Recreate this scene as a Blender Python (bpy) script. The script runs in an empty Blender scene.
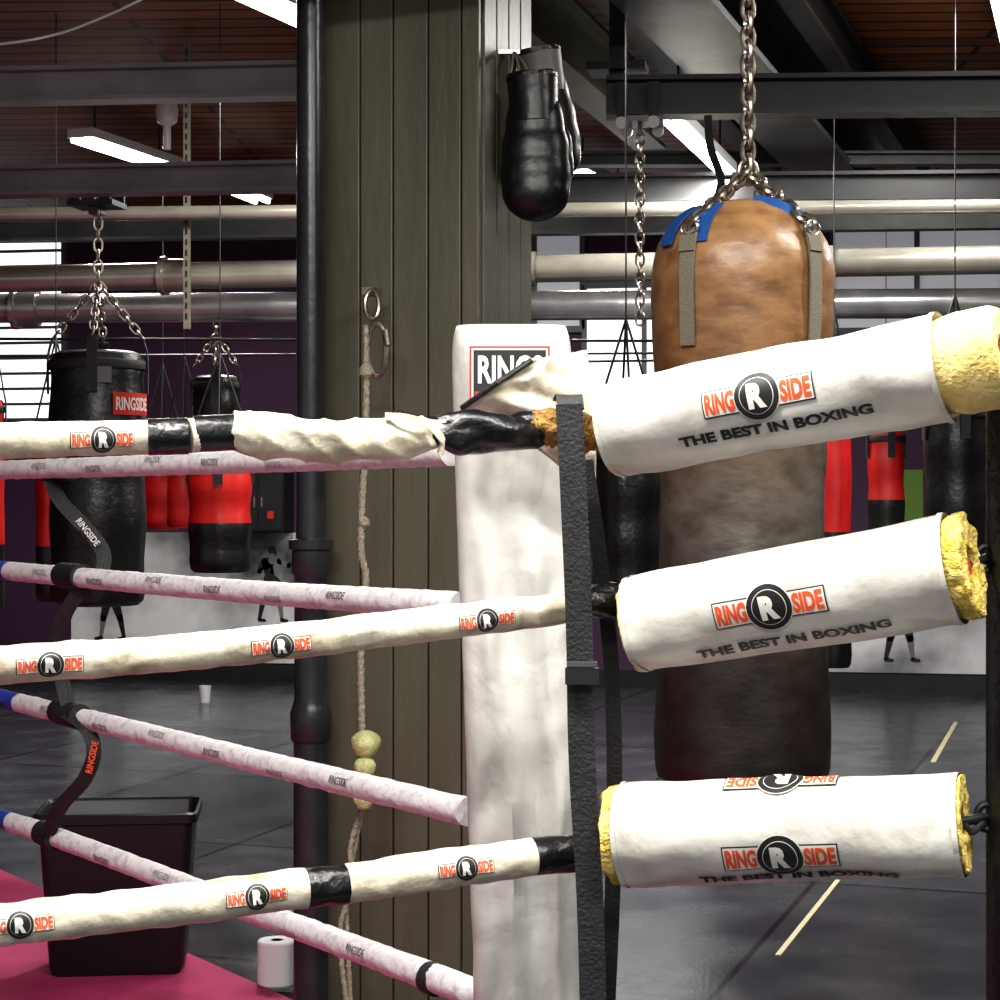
import bpy, bmesh, math, random
from mathutils import Vector, Matrix, noise
random.seed(4)
scene = bpy.context.scene
scene.view_settings.view_transform = 'Standard'
try: scene.view_settings.look = 'Medium High Contrast'
except Exception: pass
V = Vector
# ---------------------------------------------------------------- survey frame
CAM = V((0, 0, 1.45)); YAW = math.radians(10); FL = 1900.0
FW = V((-math.sin(YAW), math.cos(YAW), 0)); RT = V((math.cos(YAW), math.sin(YAW), 0)); UP = V((0, 0, 1))
WALLY = 14.6; CEIL = 3.65
def ray(a, b): return FW + RT*((a-500)/FL) + UP*((500-b)/FL)
def S(a, b, d): return CAM + ray(a, b)*d            # bearing + distance -> world metres
def SZ(a, b, z): return CAM + ray(a, b)*((z-CAM.z)/ray(a, b).z)
def WP(a, b, off=0.0):
    r = ray(a, b); return CAM + r*((WALLY-off)/r.y)
def FLR(a, d):  # point on the floor at bearing a and distance d
    p = S(a, 500, d); p.z = 0; return p

# ---------------------------------------------------------------- materials
MC = {}
def mat(name, col, rough=0.6, metal=0.0, col2=None, scale=8.0, bump=0.0, bscale=None, emit=0.0, spec=0.5, stretch=None, lo=0.35, hi=0.7, grime=None, gscale=5):
    if name in MC: return MC[name]
    m = bpy.data.materials.new(name); m.use_nodes = True
    nt = m.node_tree; N = nt.nodes; L = nt.links; b = N['Principled BSDF']
    b.inputs['Base Color'].default_value = (*col, 1); b.inputs['Roughness'].default_value = rough
    b.inputs['Metallic'].default_value = metal; b.inputs['Specular IOR Level'].default_value = spec
    if emit:
        b.inputs['Emission Color'].default_value = (*col, 1); b.inputs['Emission Strength'].default_value = emit
    geo = N.new('ShaderNodeNewGeometry'); mp = N.new('ShaderNodeMapping'); L.new(geo.outputs['Position'], mp.inputs['Vector'])
    if stretch: mp.inputs['Scale'].default_value = stretch
    if col2:
        n = N.new('ShaderNodeTexNoise'); n.inputs['Scale'].default_value = scale; n.inputs['Detail'].default_value = 6
        L.new(mp.outputs[0], n.inputs['Vector'])
        r = N.new('ShaderNodeValToRGB'); r.color_ramp.elements[0].position = lo; r.color_ramp.elements[1].position = hi
        r.color_ramp.elements[0].color = (*col, 1); r.color_ramp.elements[1].color = (*col2, 1)
        L.new(n.outputs['Fac'], r.inputs[0]); out = r.outputs[0]
        if grime:   # rubbed-in dirt
            n4 = N.new('ShaderNodeTexNoise'); n4.inputs['Scale'].default_value = gscale; n4.inputs['Detail'].default_value = 9; n4.inputs['Roughness'].default_value = .65; n4.inputs['Distortion'].default_value = .6
            L.new(mp.outputs[0], n4.inputs['Vector'])
            r4 = N.new('ShaderNodeValToRGB'); r4.color_ramp.elements[0].position = .30; r4.color_ramp.elements[0].color = (*grime, 1); r4.color_ramp.elements[1].position = .52; r4.color_ramp.elements[1].color = (1, 1, 1, 1)
            L.new(n4.outputs['Fac'], r4.inputs[0])
            mx = N.new('ShaderNodeMix'); mx.data_type = 'RGBA'; mx.blend_type = 'MULTIPLY'; mx.inputs[0].default_value = 1
            L.new(out, mx.inputs[6]); L.new(r4.outputs[0], mx.inputs[7]); out = mx.outputs[2]
        L.new(out, b.inputs['Base Color'])
    if bump:
        n2 = N.new('ShaderNodeTexNoise'); n2.inputs['Scale'].default_value = bscale or scale*3; n2.inputs['Detail'].default_value = 5
        L.new(mp.outputs[0], n2.inputs['Vector'])
        bp = N.new('ShaderNodeBump'); bp.inputs['Strength'].default_value = bump; bp.inputs['Distance'].default_value = 0.01
        L.new(n2.outputs['Fac'], bp.inputs['Height']); L.new(bp.outputs[0], b.inputs['Normal'])
    MC[name] = m; return m
sleeve = mat('rope_sleeve_vinyl', (.52, .47, .36), .38, col2=(.66, .62, .52), scale=14, bump=.4, bscale=40, grime=(.50, .45, .40), gscale=9)
sleeve_b = mat('rope_sleeve_vinyl_back', (.66, .63, .64), .45, col2=(.46, .43, .46), scale=60, bump=.3, bscale=60, lo=.5, hi=.7)
padw = mat('pad_vinyl', (.50, .485, .44), .36, col2=(.60, .59, .55), scale=7, bump=.4, bscale=18, grime=(.66, .64, .60), gscale=5)
padc = mat('corner_pad_vinyl', (.42, .41, .385), .30, col2=(.57, .56, .535), scale=5, bump=.4, bscale=12, grime=(.58, .56, .54), gscale=6)
blk = mat('black_webbing', (.008, .008, .009), .6, col2=(.018, .018, .02), scale=30, bump=.3, bscale=200)
blkt = mat('black_tape', (.006, .006, .007), .30, bump=.4, bscale=60)
ink = mat('ink_black', (.012, .012, .012), .5)
inkr = mat('ink_orange', (.66, .085, .02), .5)
inkw = mat('ink_white', (.62, .60, .55), .5)
foam = mat('yellow_foam', (.66, .49, .16), .9, col2=(.76, .63, .30), scale=14, bump=.5, bscale=160)
foamd = mat('old_foam', (.50, .36, .04), .9, col2=(.76, .62, .22), scale=60, bump=.8, bscale=150)
jute = mat('frayed_rope', (.22, .11, .03), .9, col2=(.50, .30, .09), scale=90, bump=1, bscale=200)
steel = mat('steel_beam_paint', (.045, .047, .05), .42, col2=(.085, .087, .09), scale=5, bump=.1)
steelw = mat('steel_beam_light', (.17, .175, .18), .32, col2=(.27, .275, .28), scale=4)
dark = mat('dark_steel', (.008, .008, .009), .42, col2=(.018, .018, .020), scale=6)
olive = mat('olive_column_paint', (.080, .078, .052), .40, col2=(.122, .119, .082), scale=4, bump=.25, bscale=30, stretch=(1, 1, .25))
olived = mat('olive_gap', (.015, .015, .01), .7)
pipem = mat('pipe_paint', (.26, .245, .205), .22, metal=.45, col2=(.44, .42, .36), scale=3, bump=.05)
pipeg = mat('pipe_galvanised', (.28, .28, .29), .26, metal=.7, col2=(.46, .46, .46), scale=6)
chrome = mat('chain_steel', (.42, .40, .36), .3, metal=.9, col2=(.25, .2, .14), scale=50)
bagblk = mat('bag_black_leather', (.007, .007, .008), .33, col2=(.016, .016, .016), scale=8, bump=.25, bscale=40)
bagred = mat('bag_red_leather', (.38, .007, .006), .4, col2=(.50, .015, .011), scale=8, bump=.1)
gloveb = mat('glove_leather', (.006, .006, .007), .34, bump=.15, bscale=40)
gloveg = mat('glove_palm', (.12, .112, .10), .5)
tape = mat('yellow_floor_tape', (.50, .44, .28), .6)
pink = mat('magenta_canvas', (.36, .022, .10), .8, col2=(.44, .038, .14), scale=3, bump=.1)
plast = mat('bin_plastic', (.008, .008, .010), .38)
paper = mat('paper_towel', (.75, .75, .76), .9, bump=.2)
cord = mat('cotton_cord', (.30, .28, .20), .9, col2=(.48, .45, .35), scale=120, bump=.8, bscale=250)
ball = mat('knot_ball', (.44, .48, .18), .8, col2=(.68, .71, .40), scale=50, bump=.6)
purple = mat('purple_wall_paint', (.040, .013, .041), .7, col2=(.066, .025, .066), scale=.8)
frame = mat('window_frame', (.12, .12, .13), .5)
pane = mat('daylight_window_pane', (.93, .96, 1), .3, emit=1.2)
paned = mat('shaded_window_pane', (.60, .61, .66), .3, emit=.25)
tubem = mat('fluorescent_tube', (1, .98, .95), .3, emit=16)
mural = mat('mural_mist_paint', (.06, .06, .065), .8, col2=(.74, .74, .76), scale=.8, lo=.38, hi=.56)
muralg = mat('mural_grey', (.16, .16, .16), .8)
blue = mat('blue_tape', (.015, .075, .26), .45)
webg = mat('strap_webbing', (.16, .15, .11), .8, bump=.4, bscale=200)
green = mat('green_board', (.12, .22, .03), .6)
whitep = mat('white_enamel', (.6, .6, .6), .35)
redm = mat('red_enamel', (.5, .03, .02), .35)

# brown heavy bag: worn tan leather on top, scuffed dark vinyl lower down
def bagmat():
    m = bpy.data.materials.new('worn_tan_leather'); m.use_nodes = True; nt = m.node_tree; N = nt.nodes; L = nt.links; b = N['Principled BSDF']
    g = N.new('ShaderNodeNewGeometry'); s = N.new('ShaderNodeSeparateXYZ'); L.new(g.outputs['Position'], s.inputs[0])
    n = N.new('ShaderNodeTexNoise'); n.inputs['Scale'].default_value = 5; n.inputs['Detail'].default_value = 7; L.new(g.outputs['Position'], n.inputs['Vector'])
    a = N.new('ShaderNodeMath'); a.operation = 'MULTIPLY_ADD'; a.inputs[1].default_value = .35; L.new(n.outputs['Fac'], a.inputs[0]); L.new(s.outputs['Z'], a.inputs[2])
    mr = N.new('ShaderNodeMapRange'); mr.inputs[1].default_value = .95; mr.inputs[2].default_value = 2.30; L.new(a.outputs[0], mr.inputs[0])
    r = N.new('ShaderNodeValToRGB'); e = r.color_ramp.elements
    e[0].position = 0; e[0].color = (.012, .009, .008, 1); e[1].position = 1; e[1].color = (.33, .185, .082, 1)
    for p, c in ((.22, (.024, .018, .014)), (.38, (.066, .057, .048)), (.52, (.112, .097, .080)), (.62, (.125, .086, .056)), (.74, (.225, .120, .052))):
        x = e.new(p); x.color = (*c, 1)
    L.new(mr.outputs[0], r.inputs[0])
    mp = N.new('ShaderNodeMapping'); mp.inputs['Scale'].default_value = (1, 1, 1.8); L.new(g.outputs['Position'], mp.inputs[0])
    n3 = N.new('ShaderNodeTexNoise'); n3.inputs['Scale'].default_value = 14; n3.inputs['Detail'].default_value = 9; L.new(mp.outputs[0], n3.inputs['Vector'])
    mx = N.new('ShaderNodeMix'); mx.data_type = 'RGBA'; mx.blend_type = 'MULTIPLY'; mx.inputs[0].default_value = .8
    r3 = N.new('ShaderNodeValToRGB'); r3.color_ramp.elements[0].position = .3; r3.color_ramp.elements[0].color = (.42, .37, .33, 1); r3.color_ramp.elements[1].position = .6
    L.new(n3.outputs['Fac'], r3.inputs[0]); L.new(r.outputs[0], mx.inputs[6]); L.new(r3.outputs[0], mx.inputs[7]); L.new(mx.outputs[2], b.inputs['Base Color'])
    b.inputs['Roughness'].default_value = .36
    bp = N.new('ShaderNodeBump'); bp.inputs['Strength'].default_value = .35; bp.inputs['Distance'].default_value = .01; L.new(n3.outputs['Fac'], bp.inputs['Height']); L.new(bp.outputs[0], b.inputs['Normal'])
    return m
bagbrown = bagmat()

def floormat():
    m = bpy.data.materials.new('rubber_floor_tiles'); m.use_nodes = True; nt = m.node_tree; N = nt.nodes; L = nt.links; b = N['Principled BSDF']
    g = N.new('ShaderNodeNewGeometry'); mp = N.new('ShaderNodeMapping'); mp.inputs['Rotation'].default_value = (0, 0, math.radians(9)); L.new(g.outputs['Position'], mp.inputs[0])
    br = N.new('ShaderNodeTexBrick'); br.inputs['Scale'].default_value = 1; br.inputs['Brick Width'].default_value = 1.22; br.inputs['Row Height'].default_value = 1.8
    br.inputs['Mortar Size'].default_value = .012; br.offset = 0
    br.inputs['Color1'].default_value = (.036, .039, .046, 1); br.inputs['Color2'].default_value = (.066, .070, .081, 1); br.inputs['Mortar'].default_value = (.004, .004, .004, 1)
    L.new(mp.outputs[0], br.inputs['Vector'])
    n = N.new('ShaderNodeTexNoise'); n.inputs['Scale'].default_value = 3; n.inputs['Detail'].default_value = 8; L.new(g.outputs['Position'], n.inputs['Vector'])
    mx = N.new('ShaderNodeMix'); mx.data_type = 'RGBA'; mx.blend_type = 'MULTIPLY'; mx.inputs[0].default_value = .5
    L.new(br.outputs[0], mx.inputs[6]); L.new(n.outputs[0], mx.inputs[7]); L.new(mx.outputs[2], b.inputs['Base Color'])
    mr = N.new('ShaderNodeMapRange'); mr.inputs[1].default_value = .35; mr.inputs[2].default_value = .65; mr.inputs[3].default_value = .18; mr.inputs[4].default_value = .29; L.new(n.outputs[0], mr.inputs[0]); L.new(mr.outputs[0], b.inputs['Roughness'])
    n2 = N.new('ShaderNodeTexNoise'); n2.inputs['Scale'].default_value = 60; L.new(g.outputs['Position'], n2.inputs['Vector'])
    bp = N.new('ShaderNodeBump'); bp.inputs['Strength'].default_value = .10; bp.inputs['Distance'].default_value = .005; L.new(n2.outputs[0], bp.inputs['Height']); L.new(bp.outputs[0], b.inputs['Normal'])
    return m
def ceilmat():
    m = bpy.data.materials.new('ceiling_wood_boards'); m.use_nodes = True; nt = m.node_tree; N = nt.nodes; L = nt.links; b = N['Principled BSDF']
    g = N.new('ShaderNodeNewGeometry'); mp = N.new('ShaderNodeMapping'); mp.inputs['Rotation'].default_value = (0, 0, math.radians(-8)); L.new(g.outputs['Position'], mp.inputs[0])
    br = N.new('ShaderNodeTexBrick'); br.inputs['Scale'].default_value = 1; br.inputs['Brick Width'].default_value = 4.; br.inputs['Row Height'].default_value = .16
    br.inputs['Mortar Size'].default_value = .016
    br.inputs['Color1'].default_value = (.20, .062, .016, 1); br.inputs['Color2'].default_value = (.40, .135, .036, 1); br.inputs['Mortar'].default_value = (.004, .002, .001, 1)
    L.new(mp.outputs[0], br.inputs['Vector']); 
    n = N.new('ShaderNodeTexNoise'); n.inputs['Scale'].default_value = 4; n.inputs['Detail'].default_value = 6
    mp2 = N.new('ShaderNodeMapping'); mp2.inputs['Scale'].default_value = (.6, 8, 1); L.new(g.outputs['Position'], mp2.inputs[0]); L.new(mp2.outputs[0], n.inputs['Vector'])
    mx = N.new('ShaderNodeMix'); mx.data_type = 'RGBA'; mx.blend_type = 'MULTIPLY'; mx.inputs[0].default_value = .8
    L.new(br.outputs[0], mx.inputs[6]); L.new(n.outputs[0], mx.inputs[7]); L.new(mx.outputs[2], b.inputs['Base Color'])
    b.inputs['Roughness'].default_value = .6; b.inputs['Specular IOR Level'].default_value = .2
    return m

# ---------------------------------------------------------------- text cache
TC = {}
def text2d(s, w, h, bold=.0):
    key = (s, bold)
    if key not in TC:
        cu = bpy.data.curves.new('t', 'FONT'); cu.body = s; cu.size = 1; cu.offset = bold; cu.resolution_u = 3
        o = bpy.data.objects.new('t', cu); scene.collection.objects.link(o)
        dg = bpy.context.evaluated_depsgraph_get(); dg.update()
        me = bpy.data.meshes.new_from_object(o.evaluated_get(dg))
        vs = [(v.co.x, v.co.y) for v in me.vertices]; fs = [tuple(p.vertices) for p in me.polygons]
        bpy.data.objects.remove(o); bpy.data.meshes.remove(me); bpy.data.curves.remove(cu)
        TC[key] = (vs, fs)
    vs, fs = TC[key]
    x0 = min(v[0] for v in vs); x1 = max(v[0] for v in vs); y0 = min(v[1] for v in vs); y1 = max(v[1] for v in vs)
    return [((x-(x0+x1)/2)/(x1-x0)*w, (y-(y0+y1)/2)/(y1-y0)*h) for x, y in vs], fs
def cutgrid(vs, fs, step):
    bm = bmesh.new(); bv = [bm.verts.new((x, y, 0)) for x, y in vs]
    for f in fs:
        try: bm.faces.new([bv[i] for i in f])
        except Exception: pass
    y0 = min(v[1] for v in vs); y1 = max(v[1] for v in vs); y = y0+step
    while y < y1:
        bmesh.ops.bisect_plane(bm, geom=bm.verts[:]+bm.edges[:]+bm.faces[:], plane_co=(0, y, 0), plane_no=(0, 1, 0)); y += step
    x0 = min(v[0] for v in vs); x1 = max(v[0] for v in vs); x = x0+step*2
    while x < x1:
        bmesh.ops.bisect_plane(bm, geom=bm.verts[:]+bm.edges[:]+bm.faces[:], plane_co=(x, 0, 0), plane_no=(1, 0, 0)); x += step*2
    bm.verts.index_update()
    r = [(v.co.x, v.co.y) for v in bm.verts], [tuple(v.index for v in f.verts) for f in bm.faces]
    bm.free(); return r
def rect2(x0, y0, x1, y1): return [(x0, y0), (x1, y0), (x1, y1), (x0, y1)], [(0, 1, 2, 3)]
def ell2(cx, cy, a, b, n=28):
    return [(cx+a*math.cos(2*math.pi*i/n), cy+b*math.sin(2*math.pi*i/n)) for i in range(n)], [tuple(range(n))]
def shift(vf, dx, dy): return [(x+dx, y+dy) for x, y in vf[0]], vf[1]

# ---------------------------------------------------------------- mesh builder
class M:
    def __init__(s, name): s.n = name; s.v = []; s.f = []; s.m = []; s.mats = []
    def mi(s, m):
        if m not in s.mats: s.mats.append(m)
        return s.mats.index(m)
    def add(s, vs, fs, m):
        o = len(s.v); s.v += [V(v) for v in vs]; k = s.mi(m)
        for f in fs: s.f.append(tuple(i+o for i in f)); s.m.append(k)
    def box(s, c, size, m, rot=None):
        hx, hy, hz = [a/2 for a in size]; R = rot or Matrix.Identity(3)
        vs = [V(c)+R @ V((x, y, z)) for x in (-hx, hx) for y in (-hy, hy) for z in (-hz, hz)]
        s.add(vs, [(0, 1, 3, 2), (4, 6, 7, 5), (0, 4, 5, 1), (2, 3, 7, 6), (0, 2, 6, 4), (1, 5, 7, 3)], m)
    def bar(s, p0, p1, w, h, m, off=(0, 0)):
        T = (p1-p0).normalized(); ref = UP if abs(T.z) < .95 else V((0, 1, 0))
        sd = T.cross(ref).normalized(); u = sd.cross(T)
        R = Matrix((T, sd, u)).transposed()
        s.box((p0+p1)/2+sd*off[0]+u*off[1], ((p1-p0).length, w, h), m, R)
    def ibeam(s, p0, p1, w, h, t, m):
        s.bar(p0, p1, w, t, m, (0, h/2-t/2)); s.bar(p0, p1, w, t, m, (0, -h/2+t/2)); s.bar(p0, p1, t, h-2*t, m)
    def path(s, ctrl, step):
        P = [c[0] for c in ctrl]; R = [c[1] for c in ctrl]; out = []
        for i in range(len(P)-1):
            a = P[i-1] if i else P[i]*2-P[i+1]; b = P[i]; c = P[i+1]; d = P[i+2] if i+2 < len(P) else P[i+1]*2-P[i]
            n = max(1, int((c-b).length/step))
            for k in range(n):
                t = k/n
                q = .5*((2*b)+(c-a)*t+(2*a-5*b+4*c-d)*t*t+(3*b-a-3*c+d)*t**3)
                out.append((q, R[i]*(1-t)+R[i+1]*t, i))
        out.append((P[-1], R[-1], len(P)-2)); return out
    def tube(s, ctrl, mats, seg=20, step=.01, disp=None, caps=True, ref=UP, sx=1.0):
        """ctrl: [(point, radius)...], mats: one per span (or a single one)"""
        if not isinstance(mats, (list, tuple)): mats = [mats]*(len(ctrl)-1)
        pth = s.path(ctrl, step); n = len(pth); arc = [0]; C = []
        for i in range(1, n): arc.append(arc[-1]+(pth[i][0]-pth[i-1][0]).length)
        for i in range(n):
            T = (pth[min(i+1, n-1)][0]-pth[max(i-1, 0)][0]).normalized()
            b = (ref-T*ref.dot(T)).normalized(); nn = T.cross(b); C.append((pth[i][0], pth[i][1], T, nn, b))
        o = len(s.v)
        for i in range(n):
            p, r, T, nn, b = C[i]
            for j in range(seg):
                th = 2*math.pi*j/seg; rr = r+(disp(arc[i], th) if disp else 0)
                s.v.append(p+nn*(rr*math.cos(th))+b*(rr*sx*math.sin(th)))
        for i in range(n-1):
            k = s.mi(mats[min(pth[i][2], len(mats)-1)])
            for j in range(seg):
                j2 = (j+1) % seg
                s.f.append((o+i*seg+j, o+i*seg+j2, o+(i+1)*seg+j2, o+(i+1)*seg+j)); s.m.append(k)
        if caps:
            s.f.append(tuple(o+j for j in reversed(range(seg)))); s.m.append(s.mi(mats[0]))
            s.f.append(tuple(o+(n-1)*seg+j for j in range(seg))); s.m.append(s.mi(mats[-1]))
        return dict(C=C, arc=arc, disp=disp)
    def wrap(s, tb, vf, near, th0, m, eps, step=.006):
        vs, fs = cutgrid(vf[0], vf[1], step); C = tb['C']; arc = tb['arc']
        k = min(range(len(C)), key=lambda i: (C[i][0]-near).length); s0 = arc[k]; out = []
        for u, v in vs:
            a = s0+u; i = 0
            while i < len(arc)-2 and arc[i+1] < a: i += 1
            t = (a-arc[i])/max(1e-6, arc[i+1]-arc[i]); p = C[i][0].lerp(C[i+1][0], t); r = C[i][1]*(1-t)+C[i+1][1]*t
            th = th0+v/r; rr = r+(tb['disp'](a, th) if tb['disp'] else 0)+eps
            out.append(p+C[i][3]*(rr*math.cos(th))+C[i][4]*(rr*math.sin(th)))
        s.add(out, fs, m)
    def logo(s, tb, near, th, k=1.0, flip=False, e0=0.0):
        f = -1 if flip else 1
        def W(vf, m, e): s.wrap(tb, ([(x*f*k, y*f*k) for x, y in vf[0]], vf[1]), near, th, m, e+e0, .005)
        for sx, t in ((-1, 'RING'), (1, 'SIDE')):
            W(rect2(sorted((sx*.076, sx*.018))[0], -.0175, sorted((sx*.076, sx*.018))[1], .0175), ink, .0010)
            W(rect2(sorted((sx*.0742, sx*.018))[0], -.0157, sorted((sx*.0742, sx*.018))[1], .0157), inkw, .0016)
            W(shift(text2d(t, .041, .0265, .045), sx*.0515, 0), inkr, .0022)
        W(ell2(0, 0, .0315, .0315), inkw, .0022); W(ell2(0, 0, .0300, .0300), ink, .0028)
        W(ell2(0, 0, .0232, .0232), inkw, .0032); W(ell2(0, 0, .0222, .0222), ink, .0036)
        W(text2d('R', .025, .031, .06), inkw, .0042)
    def ribbon(s, pts, wdir, w, t, m, step=.01):
        pth = s.path([(p, 0) for p in pts], step); n = len(pth); o = len(s.v); k = s.mi(m); wd = V(wdir).normalized()
        for i in range(n):
            T = (pth[min(i+1, n-1)][0]-pth[max(i-1, 0)][0]).normalized(); a = (wd-T*wd.dot(T)).normalized(); b = T.cross(a)
            p = pth[i][0]
            for x, y in ((-1, -1), (1, -1), (1, 1), (-1, 1)): s.v.append(p+a*(x*w/2)+b*(y*t/2))
        for i in range(n-1):
            for j in range(4):
                j2 = (j+1) % 4; s.f.append((o+i*4+j, o+i*4+j2, o+i*4+4+j2, o+i*4+4+j)); s.m.append(k)
        s.f.append((o+3, o+2, o+1, o)); s.m.append(k); q = o+(n-1)*4; s.f.append((q, q+1, q+2, q+3)); s.m.append(k)
    def link(s, c, T, sd, L, W, r, m):
        N = 14; Q = 6; o = len(s.v); k = s.mi(m); nn = T.cross(sd).normalized()
        for i in range(N):
            a = 2*math.pi*i/N; ca, sa = math.cos(a), math.sin(a)
            p = c+T*(ca*(W/2)+(1 if ca > 0 else -1)*(L-W)/2*min(1, abs(ca)*3))+sd*(sa*W/2); rad = (T*ca+sd*sa).normalized()
            for j in range(Q):
                b = 2*math.pi*j/Q; s.v.append(p+rad*(r*math.cos(b))+nn*(r*math.sin(b)))
        for i in range(N):
            for j in range(Q):
                i2 = (i+1) % N; j2 = (j+1) % Q; s.f.append((o+i*Q+j, o+i2*Q+j, o+i2*Q+j2, o+i*Q+j2)); s.m.append(k)
    def chain(s, p0, p1, L=.04, r=.004, m=None):
        m = m or chrome; T = (p1-p0).normalized(); ref = RT if abs(T.dot(RT)) < .9 else UP
        a = (ref-T*ref.dot(T)).normalized(); b = T.cross(a); pitch = L-2.6*r; n = max(1, int((p1-p0).length/pitch))
        for i in range(n):
            q = (a+b*.35).normalized() if i % 2 else (b-a*.35).normalized()
            s.link(p0+T*((i+.5)*(p1-p0).length/n), T, q, L, L*.62, r, m)
    def lathe(s, base, prof, mats, seg=40, disp=None):
        """prof [(r,z)] bottom->top; mats one per span"""
        if not isinstance(mats, (list, tuple)): mats = [mats]*(len(prof)-1)
        o = len(s.v); n = len(prof)
        for r, z in prof:
            for j in range(seg):
                a = 2*math.pi*j/seg; rr = max(.0005, r+(disp(z, a) if disp else 0)*(1 if r > .02 else 0))
                s.v.append(base+V((rr*math.cos(a), rr*math.sin(a), z)))
        for i in range(n-1):
            k = s.mi(mats[i])
            for j in range(seg):
                j2 = (j+1) % seg; s.f.append((o+i*seg+j, o+i*seg+j2, o+(i+1)*seg+j2, o+(i+1)*seg+j)); s.m.append(k)
        s.f.append(tuple(o+j for j in reversed(range(seg)))); s.m.append(s.mi(mats[0]))
        s.f.append(tuple(o+(n-1)*seg+j for j in range(seg))); s.m.append(s.mi(mats[-1]))
    def obj(s, parent=None, ang=38, bevel=0):
        lo = V([min(v[i] for v in s.v) for i in range(3)]); hi = V([max(v[i] for v in s.v) for i in range(3)]); c = (lo+hi)/2
        me = bpy.data.meshes.new(s.n); me.from_pydata([tuple(v-c) for v in s.v], [], s.f)
        for m in s.mats: me.materials.append(m)
        me.polygons.foreach_set('material_index', s.m); me.polygons.foreach_set('use_smooth', [True]*len(s.f))
        me.update(); me.set_sharp_from_angle(angle=math.radians(ang))
        o = bpy.data.objects.new(s.n, me); scene.collection.objects.link(o); o.location = c
        if bevel:
            b = o.modifiers.new('bevel', 'BEVEL'); b.width = bevel; b.segments = 2; b.limit_method = 'ANGLE'
        if parent: o.parent = parent; o.matrix_parent_inverse = Matrix.Translation(-parent.location)
        return o
def group(name, loc):
    e = bpy.data.objects.new(name, None); e.empty_display_size = .1; e.location = loc; scene.collection.objects.link(e); return e
def rz(deg): return Matrix.Rotation(math.radians(deg), 3, 'Z')

# ---------------------------------------------------------------- room shell
X0, X1 = -13.0, 7.0; Y0 = -3.0
m = M('floor'); m.box(((X0+X1)/2, (Y0+WALLY)/2, -.05), (X1-X0, WALLY-Y0, .1), floormat()); m.obj()
m = M('ceiling'); m.box(((X0+X1)/2, (Y0+WALLY)/2, CEIL+.05), (X1-X0, WALLY-Y0, .1), ceilmat()); m.obj()
m = M('wall_far'); m.box(((X0+X1)/2, WALLY+.1, CEIL/2), (X1-X0, .2, CEIL), purple); m.obj()
m = M('wall_left'); m.box((X0-.1, (Y0+WALLY)/2, CEIL/2), (.2, WALLY-Y0, CEIL), purple); m.obj()
m = M('wall_right'); m.box((X1+.1, (Y0+WALLY)/2, CEIL/2), (.2, WALLY-Y0, CEIL), purple); m.obj()
m = M('baseboard_far'); m.box(((X0+X1)/2, WALLY-.015, .07), (X1-X0, .03, .14), dark); m.obj()

def window(n, xa, ya, xb, yb, nx, ny, pm=None):
    a = WP(xa, ya); b = WP(xb, yb); zt = min((a.z+WP(xb, ya).z)/2, CEIL-.03); zb = (b.z+WP(xa, yb).z)/2
    cx = (a.x+b.x)/2; w = b.x-a.x; h = zt-zb; cz = (zt+zb)/2
    m = M(n)
    m.box((cx, WALLY-.012, cz), (w, .02, h), pm or pane)
    for i in range(nx+1): m.box((a.x+w*i/nx, WALLY-.03, cz), (.04, .05, h), frame)
    for i in range(ny+1): m.box((cx, WALLY-.032, zb+h*i/ny), (w, .052, .022 if ny > 3 else .05), frame)
    m.obj()
window('window_1', -120, 238, 66, 420, 2, 12)
window('window_2', 585, 285, 705, 428, 2, 1)
window('window_3', 832, 222, 1090, 330, 3, 1, paned)
window('window_4', 535, 228, 583, 330, 1, 1, paned)

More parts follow.
